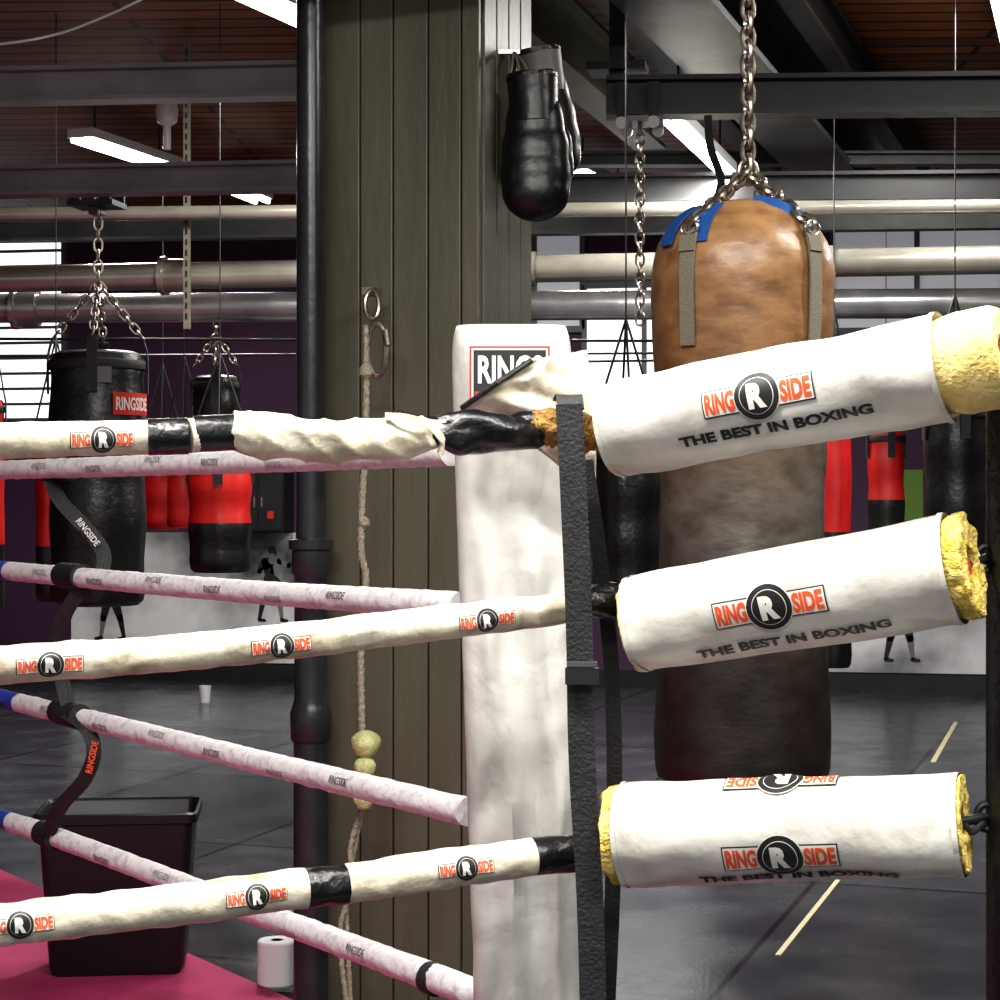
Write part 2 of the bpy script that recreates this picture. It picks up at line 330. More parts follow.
def mural_panel(name, xa, ya, xb, yb):
    a = WP(xa, ya); b = WP(xb, yb); m = M(name); zt = a.z; zb = max(.15, b.z)
    m.box(((a.x+b.x)/2, WALLY-.01, (zt+zb)/2), (b.x-a.x, .016, zt-zb), mural); return m
def cap2(m, p, q, r0, r1, mt, y):
    p = V(p); q = V(q); d = (q-p); a = math.atan2(d.y, d.x); pts = []
    for i in range(9): t = a+math.pi/2+math.pi*i/8; pts.append((p.x+r0*math.cos(t), y, p.y+r0*math.sin(t)))
    for i in range(9): t = a-math.pi/2+math.pi*i/8; pts.append((q.x+r1*math.cos(t), y, q.y+r1*math.sin(t)))
    m.add(pts, [tuple(range(18))], mt)
def boxer(m, px, ytop, ybot, f=1, pose=0):
    """flat painted boxer on the mural"""
    b = WP(px, ybot); h = WP(px, ytop).z-b.z; ox = b.x; oz = b.z
    def c(p, q, r0, r1, mt, y=WALLY-.022): cap2(m, (ox+f*p[0]*h, oz+p[1]*h), (ox+f*q[0]*h, oz+q[1]*h), r0*h, r1*h, mt, y)
    c((0, .93), (.01, .90), .055, .05, ink); c((0, .86), (0, .80), .035, .05, muralg, WALLY-.024)
    c((-.07, .77), (-.02, .56), .07, .06, ink); c((.06, .77), (.02, .56), .065, .06, muralg)
    c((-.03, .55), (.03, .5), .085, .09, ink, WALLY-.026)
    c((-.05, .48), (-.12, .28), .06, .04, ink); c((-.12, .28), (-.17, .05), .04, .022, ink); c((-.17, .03), (-.10, .02), .025, .018, ink)
    c((.05, .48), (.10, .27), .06, .04, ink); c((.10, .27), (.13, .05), .04, .022, muralg); c((.13, .03), (.20, .02), .025, .018, ink)
    c((-.11, .79), (-.17, .66), .04, .032, ink); c((-.17, .66), (-.06, .72), .032, .025, muralg); c((-.05, .74), (-.02, .76), .045, .045, ink)
    if pose: c((.10, .79), (.22, .74), .04, .03, muralg); c((.22, .74), (.38, .80), .03, .025, ink); c((.40, .80), (.43, .81), .045, .045, ink)
    else: c((.10, .79), (.18, .68), .04, .03, muralg); c((.18, .68), (.20, .82), .03, .025, ink); c((.20, .85), (.20, .88), .045, .045, ink)
m = mural_panel('wall_mural', 72, 532, 300, 668); boxer(m, 273, 545, 622, 1, 1); boxer(m, 112, 560, 640, -1, 0); m.obj()
m = mural_panel('wall_mural', 700, 560, 1060, 690); boxer(m, 901, 575, 662, 1, 1); boxer(m, 1010, 560, 665, -1, 0); boxer(m, 740, 560, 665, -1, 0); m.obj()

# ---------------------------------------------------------------- floor things
A = SZ(-300, 736, .02); B = SZ(299, 1003, .02); d = (B-A).normalized(); C_ = B+d*2.2; pv = V((-d.y, d.x, 0)); 
if pv.y > 0: pv = -pv
m = M('ring_apron_mat'); P = [A, C_, C_+pv*4.5, A+pv*4.5]
m.add([V((p.x, p.y, .002)) for p in P]+[V((p.x, p.y, .022)) for p in P], [(3, 2, 1, 0), (4, 5, 6, 7), (0, 1, 5, 4), (1, 2, 6, 5), (2, 3, 7, 6), (3, 0, 4, 7)], pink); m.obj()
a = SZ(778, 955, .002); b_ = SZ(838, 880, .002)
m = M('floor_tape'); m.bar(a, b_, .018, .003, tape); m.bar(SZ(933, 762, .002), SZ(956, 722, .002), .028, .003, tape); m.obj()

# bin
m = M('waste_bin')
c = FLR(120, 5.82); c.z = .024; R = rz(16)
def ringp(w, dd, z, r=.03):
    out = []
    for sx, sy, a0 in ((1, 1, 0), (-1, 1, 90), (-1, -1, 180), (1, -1, 270)):
        for k in range(5):
            t = math.radians(a0+k*22.5); out.append(c+R @ V((sx*(w/2-r)+r*math.cos(t), sy*(dd/2-r)+r*math.sin(t), z)))
    return out
rings = [ringp(.38, .24, .0), ringp(.40, .25, .02), ringp(.455, .30, .435), ringp(.455, .30, .455), ringp(.485, .33, .46), ringp(.485, .33, .485), ringp(.47, .315, .49), ringp(.455, .30, .48), ringp(.39, .24, .02)]
vs = [p for r_ in rings for p in r_]; n = 20; fs = []
for i in range(len(rings)-1):
    for j in range(n): fs.append((i*n+j, i*n+(j+1) % n, (i+1)*n+(j+1) % n, (i+1)*n+j))
fs.append(tuple(reversed(range(n)))); fs.append(tuple((len(rings)-1)*n+j for j in range(n)))
m.add(vs, fs, plast); m.obj()
# paper roll
m = M('paper_towel_roll'); b0 = FLR(277, 5.6); b0.z = .024
m.lathe(b0, [(.018, .13), (.018, .0), (.054, .0), (.058, .005), (.058, .125), (.054, .13), (.02, .13)], paper, 32); m.obj()

# ---------------------------------------------------------------- column
cc = S(480, 500, 5.2); fd = S(325, 500, 5.36)
fx = (cc-fd); fx.z = 0; wF = fx.length; fx.normalize(); fy = V((-fx.y, fx.x, 0)); H = CEIL
colC = V((fd.x, fd.y, 0))+fx*wF/2+fy*.21
g = group('support_column', V((colC.x, colC.y, 0)))
Rc = Matrix((fx, fy, UP)).transposed()
m = M('column_core'); m.box(colC+UP*(H/2), (wF-.03, .39, H-.004), olived, Rc); m.obj(g)
m = M('column_boards'); eds = [0, .235, .45, .675, .885, 1.0]
for i in range(5):
    a0 = eds[i]*wF+.002; a1 = eds[i+1]*wF-.002
    m.box(V((fd.x, fd.y, 0))+fx*((a0+a1)/2)+fy*.006+UP*(H/2), (a1-a0, .022, H-.006), olive, Rc)
for i in range(4):
    a0 = .02+i*.10+.003; a1 = .02+(i+1)*.10-.003
    m.box(V((fd.x, fd.y, 0))+fx*(wF-.006)+fy*((a0+a1)/2)+UP*(H/2), (.022, a1-a0, H-.006), olive, Rc)
    m.box(V((fd.x, fd.y, 0))+fx*(.006)+fy*((a0+a1)/2)+UP*(H/2), (.022, a1-a0, H-.006), olive, Rc)
m.obj(g, bevel=.003)
# drain pipe
m = M('vertical_pipe'); pc = S(311, 500, 5.25); pc.z = 0
pb = mat('pipe_dark_gloss', (.018, .020, .023), .28, col2=(.034, .036, .040), scale=10, bump=.15)
pr = [(.048, .026), (.048, .78), (.056, .79), (.058, .86), (.052, .88), (.046, .9), (.046, 1.24), (.053, 1.25), (.053, 1.31), (.062, 1.315), (.062, 1.34), (.042, 1.345), (.040, 1.4), (.040, CEIL-.004)]
m.lathe(pc, pr, pb, 28); m.obj()

# hanging cord with carabiner
g = group('carabiner_rope', S(370, 500, 5.1))
m = M('carabiner')
def loop(m, c, a, b, rx, ry, r, mt, n=28, q=8):
    o = len(m.v); k = m.mi(mt); nn = a.cross(b)
    for i in range(n):
        t = 2*math.pi*i/n; rad = (a*math.cos(t)+b*math.sin(t)); p = c+a*(rx*math.cos(t))+b*(ry*math.sin(t))
        for j in range(q):
            s_ = 2*math.pi*j/q; m.v.append(p+rad*(r*math.cos(s_))+nn*(r*math.sin(s_)))
    for i in range(n):
        for j in range(q):
            i2 = (i+1) % n; j2 = (j+1) % q; m.f.append((o+i*q+j, o+i*q+j2, o+i2*q+j2, o+i2*q+j)); m.m.append(k)
loop(m, S(377, 350, 5.12), RT, UP, .026, .070, .0085, chrome); loop(m, S(372, 305, 5.12), (RT+FW*.5).normalized(), UP, .020, .038, .007, chrome)
m.tube([(S(386, 330, 5.11), .010), (S(388, 345, 5.11), .010)], chrome, 12, .01, ref=RT)
m.box(S(372, 292, 5.17), (.03, .07, .02), chrome, Rc); m.obj(g)
m = M('cord')
def cd(s_, t): return .0015*math.sin(t*3+s_*260)
m.tube([(S(366, 325, 5.11), .007), (S(366, 420, 5.1), .009), (S(361, 540, 5.1), .009), (S(366, 580, 5.1), .009), (S(361, 640, 5.1), .009), (S(362, 735, 5.1), .009)], cord, 10, .006, cd, ref=RT)
m.lathe(S(366, 372, 5.1)-UP*.02, [(.006, 0), (.018, .012), (.018, .03), (.006, .045)], cord, 14)
m.lathe(S(364, 523, 5.1)-UP*.015, [(.006, 0), (.016, .01), (.016, .022), (.006, .032)], cord, 14)
m.tube([(S(364, 800, 5.1), .007), (S(350, 850, 5.1), .007), (S(355, 880, 5.1), .007), (S(340, 930, 5.1), .007), (S(347, 1010, 5.1), .007)], cord, 10, .006, cd, ref=RT)
m.tube([(S(364, 800, 5.12), .007), (S(352, 860, 5.13), .007), (S(346, 900, 5.13), .007), (S(350, 1000, 5.13), .007)], cord, 10, .006, cd, ref=RT)
m.obj(g)
m = M('knots')
for x, y, r in ((366, 744, .039), (365, 767, .030), (359, 786, .035), (368, 790, .036), (364, 800, .028)):
    p = S(x, y, 5.02)
    m.lathe(p, [(r*math.cos(t)*(1+.05*math.sin(3*t)), r*.95*math.sin(t)) for t in [math.pi*(i/12-.5) for i in range(13)]], ball, 20, lambda z, a: .004*noise.noise(V((math.cos(a)*2, z*30, y))))
m.obj(g)

# ---------------------------------------------------------------- ceiling steel
def bm_(name, a, b, z, w, h, t, mt, fl=True):
    m = M(name); p = SZ(a[0], a[1], z); q = SZ(b[0], b[1], z)
    if fl: m.ibeam(p, q, w, h, t, mt)
    else: m.bar(p, q, w, h, mt)
    return m
m = bm_('steel_beam', (-260, 92), (322, 80), 2.98, .10, .13, .016, steelw); m.obj()
m = bm_('steel_beam', (-260, 187), (330, 176), 2.64, .10, .11, .014, steelw); m.obj()
m = bm_('steel_beam', (-260, 234), (1200, 214), 2.95, .10, .13, .016, steel); m.obj()
m = bm_('steel_beam', (606, 98), (1200, 92), 2.98, .12, .15, .018, dark); m.obj()
m = bm_('steel_beam', (505, 190), (1200, 184), 2.98, .12, .14, .018, dark); m.obj()
m = bm_('steel_beam', (480, 160), (1200, 158), 3.25, .10, .07, .014, steel); m.obj()
# girders running away from the camera
m = bm_('ceiling_girder', (610, -120), (872, 192), 3.42, .34, .42, .03, steel); m.obj()
m = bm_('ceiling_girder', (485, -30), (650, 120), 3.38, .16, .30, .02, olive); m.obj()
m = bm_('ceiling_girder', (700, -160), (930, 185), 3.50, .10, .2, .02, dark); m.obj()
m = bm_('ceiling_girder', (540, -100), (780, 170), 3.50, .12, .2, .02, dark); m.obj()
m = M('beam_hanger_bracket')
p = SZ(618, 98, 2.98)
m.box(p+V((0, 0, .36)), (.06, .06, .56), dark); m.box(p+V((0, 0, .11)), (.22, .16, .03), dark)
m.obj()
# pipes
def pipe(name, a, b, z, r, mt, fl=()):
    m = M(name); p = SZ(a[0], a[1], z); q = SZ(b[0], b[1], z); m.tube([(p, r), (q, r)], mt, 24, .5)
    for f in fl:
        c = p.lerp(q, f); T = (q-p).normalized(); m.tube([(c-T*.06, r*1.25), (c+T*.06, r*1.25)], mt, 24, .2); m.tube([(c-T*.075, r*1.45), (c-T*.05, r*1.45)], mt, 24, .2)
    return m.obj()
pipe('ceiling_pipe', (-300, 285), (1400, 252), 2.55, .066, pipem, (.31, .52, .69))
pipe('ceiling_pipe', (-300, 310), (1400, 301), 2.47, .078, pipeg, (.2, .6))
pipe('ceiling_pipe', (-300, 217), (1400, 203), 2.80, .034, pipem, (.4, .8))
for y0, y1 in ((357, 353), (338, 341)):
    pipe('tension_rod', (-300, y0), (700, y1), 2.30, .008, dark)
pipe('tension_rod', (540, 362), (1300, 352), 2.25, .008, dark)
m = M('ceiling_cable'); m.tube([(S(-60, 50, 8), .006), (S(40, 38, 8), .006), (S(110, 14, 8.2), .006), (S(200, -30, 8.4), .006)], whitep, 8, .05); m.obj()
m = M('hanging_strut'); p = S(187, 100, 9.0); m.box(V((p.x, p.y, 2.95)), (.03, .02, 1.38), webg)
for i in range(26): m.box(V((p.x, p.y-.011, 2.32+i*.05)), (.010, .003, .028), dark)
m.obj()
m = M('pendant_vent'); p = S(167, 110, 9.6); p.z = 0
m.lathe(p, [(.02, 3.22), (.02, 3.34), (.05, 3.36), (.058, 3.42), (.05, 3.45), (.05, 3.50), (.018, 3.5), (.015, CEIL-.004)], whitep, 20); m.obj()

# fluorescent fixtures (housing + tubes) ; each with its own lamp
def fixture(a, b, z, power=60, w=.16, name='fluorescent_light', spread=180):
    p = a.copy(); q = b.copy(); p.z = q.z = z
    e = group(name, (p+q)/2); m = M('housing'); m.bar(p, q, w, .05, whitep, (0, .04)); m.obj(e)
    m = M('tubes'); sd = (q-p).normalized().cross(UP)*(w*.28)
    for k in (-1, 1): m.tube([(p+sd*k, .014), (q+sd*k, .014)], tubem, 12, .5)
    m.obj(e)
    m = M('hangers')
    for t in (.15, .85):
        c = p.lerp(q, t); m.bar(V((c.x, c.y, z+.06)), V((c.x, c.y, CEIL)), .01, .01, dark)
    m.obj(e)
    if power:
        l = bpy.data.lights.new('lamp', 'AREA'); l.shape = 'RECTANGLE'; l.size = (q-p).length; l.size_y = w; l.energy = power; l.color = (1, .97, .92); l.spread = math.radians(spread)
        o = bpy.data.objects.new('lamp', l); scene.collection.objects.link(o)
        o.rotation_euler = (0, 0, math.atan2((q-p).y, (q-p).x)); o.location = V(((p.x+q.x)/2, (p.y+q.y)/2, z-.03))
        o.parent = e; o.matrix_parent_inverse = Matrix.Translation(-e.location)
fixture(SZ(80, 140, 3.42), SZ(172, 170, 3.42), 3.42, 80)
fixture(SZ(226, -14, 3.45), SZ(318, 28, 3.45), 3.45, 80)
fixture(SZ(232, 190, 3.42), SZ(262, 202, 3.42), 3.42, 50)
fixture(SZ(575, 172, 3.42), SZ(625, 196, 3.42), 3.42, 80)
fixture(SZ(668, 118, 3.05), SZ(728, 176, 3.05), 3.05, 60, .09)
fixture(SZ(990, -50, 3.45), SZ(1014, 60, 3.45), 3.45, 60, .09)
# unseen key and fill lamps added over ring and aisle, dressed as fixtures
fixture(V((-1.7, 1.6, 0)), V((-.1, 1.6, 0)), 3.4, 135, .3)
fixture(V((.3, 1.7, 0)), V((1.9, 1.7, 0)), 3.4, 115, .3)
fixture(V((-.8, -.6, 0)), V((.8, -.6, 0)), 3.4, 75, .3)
fixture(V((1.2, 4.0, 0)), V((2.8, 4.2, 0)), 3.5, 95, .3)
fixture(V((2.0, 9.0, 0)), V((3.6, 9.0, 0)), 3.5, 120, .3)

# ---------------------------------------------------------------- heavy bags
def hbag(px, yt, yb, w, d, top, bot=None, split=.5, hang=CEIL, label=False, straps=4, cm=None, apx=.42):
    c = S(px, (yt+yb)/2, d); r = w/2*d/FL; z1 = S(px, yt, d).z; z0 = S(px, yb, d).z; h = z1-z0
    e = group('heavy_bag', V((c.x, c.y, z0))); base = V((c.x, c.y, z0)); bot = bot or top
    m = M('bag_body')
    prof = [(r*.2, 0), (r*.85, .004), (r*.96, .02), (r, .06)]+[(r*(1.0-.03*math.sin(i*1.1)), .06+(h-.10)*i/14) for i in range(1, 14)]+[(r, h-.04), (r*.95, h-.012), (r*.8, h), (r*.2, h+.002)]
    mats = [bot if (prof[i][1]+prof[i+1][1])/2 < h*split else top for i in range(len(prof)-1)]
    m.lathe(base, prof, mats, 32, lambda z, a: .006*noise.noise(V((math.cos(a)*1.5, math.sin(a)*1.5, z*4+px))))
    m.lathe(base, [(r+.004, h-.07), (r+.006, h-.065), (r+.006, h-.04), (r+.004, h-.035)], blk, 32)
    m.obj(e)
    m = M('bag_chains'); apex = V((c.x, c.y, min(hang-.06, z1+apx)))
    for k in range(straps):
        a = math.radians(15+k*360/straps); q = base+V((r*.95*math.cos(a), r*.95*math.sin(a), h+.05))
        m.ribbon([base+V(((r+.008)*math.cos(a), (r+.008)*math.sin(a), h-.16)), base+V(((r+.008)*math.cos(a), (r+.008)*math.sin(a), h-.02)), q], (-math.sin(a), math.cos(a), 0), .04, .004, blk)
        if cm: m.tube([(q, .0045), (apex, .0045)], cm, 8, .5, ref=RT)
        else: m.chain(q, apex, .045, .0045)
    if cm: m.tube([(apex, .003), (V((c.x, c.y, hang)), .003)], cm, 8, .5, ref=RT)
    else: m.chain(apex, V((c.x, c.y, hang)), .05, .005)
    m.obj(e)
    if label:
        m = M('bag_label')
        def lab(vf, mt, eps, th0, z):
            vs, fs = cutgrid(vf[0], vf[1], .02); out = []
            for u, v in vs:
                a = th0+u/r; out.append(base+V(((r+eps)*math.sin(a), -(r+eps)*math.cos(a), z+v)))
            m.add(out, fs, mt)
        lab(rect2(-.085, -.042, .085, .042), redm, .012, 1.15, h*.79); lab(text2d('RINGSIDE', .15, .05, .03), inkw, .014, 1.15, h*.79)
        lab(rect2(-.035, -.03, .035, .03), muralg, .010, .45, h*.90)
        m.obj(e)
    return base, r, h
hbag(98, 352, 606, 94, 7.2, bagblk, label=True, hang=2.56, straps=4, apx=.26)
hbag(216, 376, 470, 46, 10.2, bagblk, hang=2.42, apx=.22)
hbag(220, 448, 573, 62, 8.4, bagred, bagblk, .42, cm=dark)
hbag(163, 436, 530, 36, 11.2, bagred, cm=dark)
hbag(184, 430, 528, 34, 10.6, bagred, cm=dark)
hbag(56, 430, 602, 40, 8.6, bagred, bagblk, .33, cm=dark)
hbag(-8, 400, 610, 24, 10.5, bagred, bagblk, .3, cm=dark)
hbag(626, 440, 600, 70, 6.6, bagblk, cm=dark)
hbag(834, 400, 668, 34, 8.6, bagred, bagblk, .48, cm=dark)
hbag(886, 430, 545, 36, 11.0, bagred, bagblk, .4, cm=dark)
hbag(955, 400, 562, 60, 7.6, bagblk, cm=dark)
# trolleys
m = M('beam_trolley')
p = SZ(97, 187, 2.64)
m.box(p+V((0, 0, -.068)), (.18, .15, .02), dark)
for sx in (-.06, .06):
    for sy in (-.07, .07):
        m.box(p+V((sx, sy, -.01)), (.045, .012, .11), dark)
        m.tube([(p+V((sx, sy*1.05, -.02)), .022), (p+V((sx, sy*1.35, -.02)), .022)], steel, 16, .1)
m.box(p+V((0, 0, -.085)), (.05, .05, .04), steel); m.obj()
m = M('beam_trolley'); p = SZ(640, 98, 2.98)
m.box(p+V((0, 0, -.09)), (.17, .15, .02), steelw)
for sx in (-.06, .06):
    for sy in (-.075, .075):
        m.box(p+V((sx, sy, -.02)), (.04, .012, .13), dark)
        m.tube([(p+V((sx, sy*1.05, -.11)), .022), (p+V((sx, sy*1.35, -.11)), .022)], whitep, 16, .1)
m.chain(p+V((0, 0, -.10)), p+V((0, 0, -.86)), .05, .005); m.obj()
m = M('beam_strap'); q = SZ(709, 98, 2.98); m.ribbon([q+V((0, -.07, -.08)), q+V((.01, -.07, -.20)), q+V((.05, -.07, -.34)), q+V((.0, -.07, -.46))], RT, .03, .006, blk); m.obj()

# ---- the large brown bag
d = 4.4; k = d/FL; cx = S(742, 500, d); base = V((cx.x, cx.y, S(742, 780, d).z))
e = group('leather_heavy_bag', base)
def hz(y): return (780-y)*k
pf = [(20, 780), (78, 779), (85, 775), (87, 765), (87, 740), (87, 700), (86, 650), (84, 610), (82, 570), (81, 530), (82, 490), (84, 450), (86, 410), (88, 370), (90, 330), (91, 300), (91, 275), (89, 258), (84, 243), (75, 229), (62, 217), (46, 208), (26, 203), (6, 202)]
prof = [(r_*k, hz(y)) for r_, y in pf]
pd = []
for i in range(len(prof)-1):
    n = max(1, int((prof[i+1][1]-prof[i][1])/.02))
    for j in range(n): t = j/n; pd.append((prof[i][0]*(1-t)+prof[i+1][0]*t, prof[i][1]*(1-t)+prof[i+1][1]*t))
pd.append(prof[-1])
def bd(z, a): return .006*noise.noise(V((math.cos(a)*2, math.sin(a)*2, z*5)))+.0025*math.sin(z*34+2*math.cos(a))*noise.noise(V((math.cos(a), z*3, 7)))*2
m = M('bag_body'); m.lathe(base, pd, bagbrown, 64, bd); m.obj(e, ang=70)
def rad_at(z):
    for i in range(len(prof)-1):
        if prof[i][1] <= z <= prof[i+1][1]:
            t = (z-prof[i][1])/max(1e-6, prof[i+1][1]-prof[i][1]); return prof[i][0]*(1-t)+prof[i+1][0]*t
    return prof[-1][0]
def onbag(az, y, off=.008):
    z = hz(y); r_ = rad_at(z)+off; dv = -FW*math.cos(az)+RT*math.sin(az); return base+dv*r_+UP*(z+off*.3)
m = M('bag_straps'); ring = S(748, 172, d)
for az in (-.72, .72, 2.4, -2.4):
    tv = RT*math.cos(az)+FW*math.sin(az)
    m.ribbon([onbag(az, y) for y in (352, 320, 285, 262, 248)], tv, .038, .005, webg)
    m.ribbon([onbag(az, y, .013) for y in (262, 248, 238)], tv, .042, .005, webg)
    loop(m, onbag(az, 240, .018), tv, UP, .022, .016, .004, chrome)
m.obj(e)
m = M('bag_blue_tape')
for az0 in (-1.1, -.62):
    m.ribbon([onbag(az0, y, .006) for y in (252, 240, 229, 219, 211)], RT*math.cos(az0)+FW*math.sin(az0), .045, .003, blue)
m.ribbon([onbag(az, y, .006) for az, y in ((.15, 206), (.5, 212), (.75, 222), (.9, 232))], RT*.4+UP+FW*.6, .026, .003, blue)
m.obj(e)
m = M('bag_chains')
for az in (-.72, .72, 2.4, -2.4): m.chain(onbag(az, 238, .02), ring, .042, .0055)
m.chain(ring, V((ring.x, ring.y, 2.90)), .048, .006)
loop(m, ring, RT, UP, .020, .028, .006, chrome)
m.obj(e)
m = M('steel_beam'); q = V((ring.x, ring.y, 3.0)); m.ibeam(q-V((2.2, 0, 0)), q+V((3.2, 0, 0)), .12, .16, .018, dark); m.obj()

# ---------------------------------------------------------------- gloves on the column
def blobs(name, parts, mt, vox=.006, parent=None):
    bm = bmesh.new()
    for c, r, rot in parts:
        mx = Matrix.Translation(c) @ rot.to_4x4() @ Matrix.Diagonal((*r, 1)); bmesh.ops.create_uvsphere(bm, u_segments=24, v_segments=16, radius=1, matrix=mx)
    o0 = V(parts[0][0]); bmesh.ops.translate(bm, vec=-o0, verts=bm.verts)
    me = bpy.data.meshes.new(name); bm.to_mesh(me); bm.free(); me.materials.append(mt)
    o = bpy.data.objects.new(name, me); scene.collection.objects.link(o); o.location = o0
    r_ = o.modifiers.new('r', 'REMESH'); r_.mode = 'VOXEL'; r_.voxel_size = vox; r_.use_smooth_shade = True
    s_ = o.modifiers.new('s', 'SMOOTH'); s_.iterations = 12; s_.factor = .7
    if parent: o.parent = parent; o.matrix_parent_inverse = Matrix.Translation(-parent.location)
    return o
Rv = Matrix((RT, FW, UP)).transposed()
def glove(c, k, sx, par, mt, cuff, tilt=0, yaw=0):
    T = Rv @ Matrix.Rotation(yaw, 3, 'Z') @ Matrix.Rotation(tilt, 3, 'Y')
    def P(x, y, z): return c+T @ V((x*sx, y, z))*k
    def E(x, y, z, a, b, cc_, ry=0): return (P(x, y, z), (a*k, b*k, cc_*k), T @ Matrix.Rotation(ry*sx, 3, 'Y'))
    blobs('glove_fist', [E(0, 0, -.03, .094, .070, .105), E(.002, -.001, -.075, .090, .070, .080), E(-.002, 0, .025, .090, .066, .11), E(-.006, 0, .09, .078, .059, .11)], mt, .006, par)
    blobs('glove_thumb', [E(.068, .010, .00, .032, .034, .060, -.12), E(.062, .012, .055, .032, .032, .05, -.2), E(.062, .006, -.045, .028, .032, .036, .1)], mt, .006, par)
    m = M('glove_cuff'); pts = [P(-.008, 0, .10), P(-.012, 0, .165), P(-.016, 0, .215), P(-.018, 0, .222)]
    m.tube([(pts[0], .064*k), (pts[1], .064*k), (pts[2], .067*k), (pts[3], .058*k)], cuff, 24, .01, ref=FW)
    m.tube([(P(-.016, 0, .212), .0685*k), (P(-.017, 0, .224), .0675*k)], blkt, 24, .01, ref=FW); m.obj(par)
g = group('boxing_gloves', S(535, 150, 5.2))
glove(S(536, 162, 5.20), 1.06, 1, g, gloveb, gloveb, .03, 0)
glove(S(549, 128, 5.46), 1.0, 1, g, gloveb, gloveg, -.10, .5)
m = M('glove_laces'); hk = S(514, 52, 5.33)
for x in (508, 520, 532): m.tube([(hk, .004), (S((x+516)/2, 64, 5.28), .004), (S(x, 88, 5.22), .004)], gloveg, 8, .02, ref=FW)
m.bar(S(498, 52, 5.33), S(520, 52, 5.33), .012, .012, chrome)
m.obj(g)

# ---------------------------------------------------------------- ring corner
def wr(amp, f1=30, f2=2, seed=0):
    return lambda s_, t: amp*noise.noise(V((s_*f1, math.cos(t)*f2, math.sin(t)*f2+seed)))
# near-side ropes
g = group('ring_rope', S(300, 430, 2.5))
m = M('rope_sleeve')
def topd(s_, t): return .0016*noise.noise(V((s_*35, math.cos(t)*2, math.sin(t)*2)))
ctr = [(S(-260, 452, 2.22), .0225), (S(0, 441, 2.32), .0225), (S(148, 437, 2.42), .0215)]
tb = m.tube(ctr, sleeve, 24, .008, topd)
m.logo(tb, S(98, 439, 2.38), -.1, .55)
m.tube([(S(148, 437, 2.42), .0235), (S(188, 436, 2.43), .0235)], blkt, 24, .01)
m.tube([(S(188, 436, 2.43), .0222), (S(196, 435, 2.435), .0222)], sleeve, 24, .01)
m.tube([(S(194, 434, 2.435), .0235), (S(236, 432, 2.45), .0235)], blkt, 24, .01)
def crink(s_, t):
    a = .0055*noise.noise(V((s_*18, math.cos(t)*1.4, math.sin(t)*1.4)))
    w1 = s_*60+2.6*math.sin(t+.5)+3*noise.noise(V((s_*6, 1, 2)))
    return a+.0036*(1-abs(math.sin(w1)))**2*(.4+.6*noise.noise(V((s_*12, math.cos(t)*1.2, 5))))*2
m.tube([(S(230, 428, 2.45), .023), (S(258, 435, 2.46), .0285), (S(320, 440, 2.49), .0285), (S(380, 440, 2.52), .027), (S(420, 435, 2.54), .023), (S(446, 432, 2.55), .016)], sleeve, 40, .003, crink)
# torn sleeve lip over the tape
m.ribbon([S(385, 416, 2.50), S(408, 418, 2.50), S(430, 426, 2.51), S(442, 440, 2.515), (S(440, 454, 2.52))], UP, .010, .003, sleeve, .006)
def twist(s_, t): return .005*math.sin(2*t+s_*50)+.004*noise.noise(V((s_*30, math.cos(t)*2, math.sin(t)*2)))
m.tube([(S(395, 420, 2.545), .014), (S(430, 430, 2.55), .020), (S(465, 432, 2.56), .026), (S(505, 434, 2.58), .028), (S(530, 430, 2.60), .024), (S(544, 428, 2.61), .016)], blkt, 30, .004, twist)
m.tube([(S(532, 428, 2.60), .014), (S(548, 426, 2.60), .024), (S(575, 430, 2.60), .026), (S(592, 434, 2.60), .022), (S(604, 438, 2.61), .012)], jute, 28, .003, lambda s_, t: .006*noise.noise(V((s_*80, math.cos(t)*4, math.sin(t)*4)))+.003*math.sin(5*t+s_*120))
m.obj(g, ang=80)
g = group('ring_rope', S(300, 640, 2.5))
m = M('rope_sleeve')
P2 = [(S(-260, 688, 2.22), .0235), (S(0, 665, 2.32), .0235), (S(150, 655, 2.40), .0235), (S(300, 640, 2.48), .0235), (S(430, 624, 2.55), .0235), (S(540, 611, 2.60), .022), (S(568, 608, 2.61), .021)]
tb = m.tube(P2, sleeve, 24, .008, wr(.003))
for a, b, dd in ((48, 661, 2.345), (276, 642, 2.47), (484, 617, 2.58)): m.logo(tb, S(a, b, dd), -.1, .53)
m.tube([(S(562, 608, 2.61), .020), (S(590, 602, 2.63), .024), (S(612, 601, 2.64), .024), (S(630, 602, 2.65), .018)], blkt, 24, .006, twist)
m.obj(g, ang=80)
g = group('ring_rope', S(300, 890, 2.5))
m = M('rope_sleeve')
P3 = [(S(-260, 960, 2.22), .0265), (S(0, 925, 2.32), .0265), (S(150, 908, 2.40), .0265), (S(305, 888, 2.48), .0262), (S(345, 884, 2.50), .0262), (S(430, 871, 2.55), .0262), (S(532, 857, 2.61), .0265), (S(572, 854, 2.63), .0265)]
tb = m.tube(P3, [sleeve, sleeve, sleeve, blkt, sleeve, sleeve, blkt], 24, .008, wr(.003, seed=4))
for a, b, dd in ((20, 922, 2.33), (250, 895, 2.455), (456, 867, 2.565)): m.logo(tb, S(a, b, dd), .1, .53)
m.obj(g, ang=80)
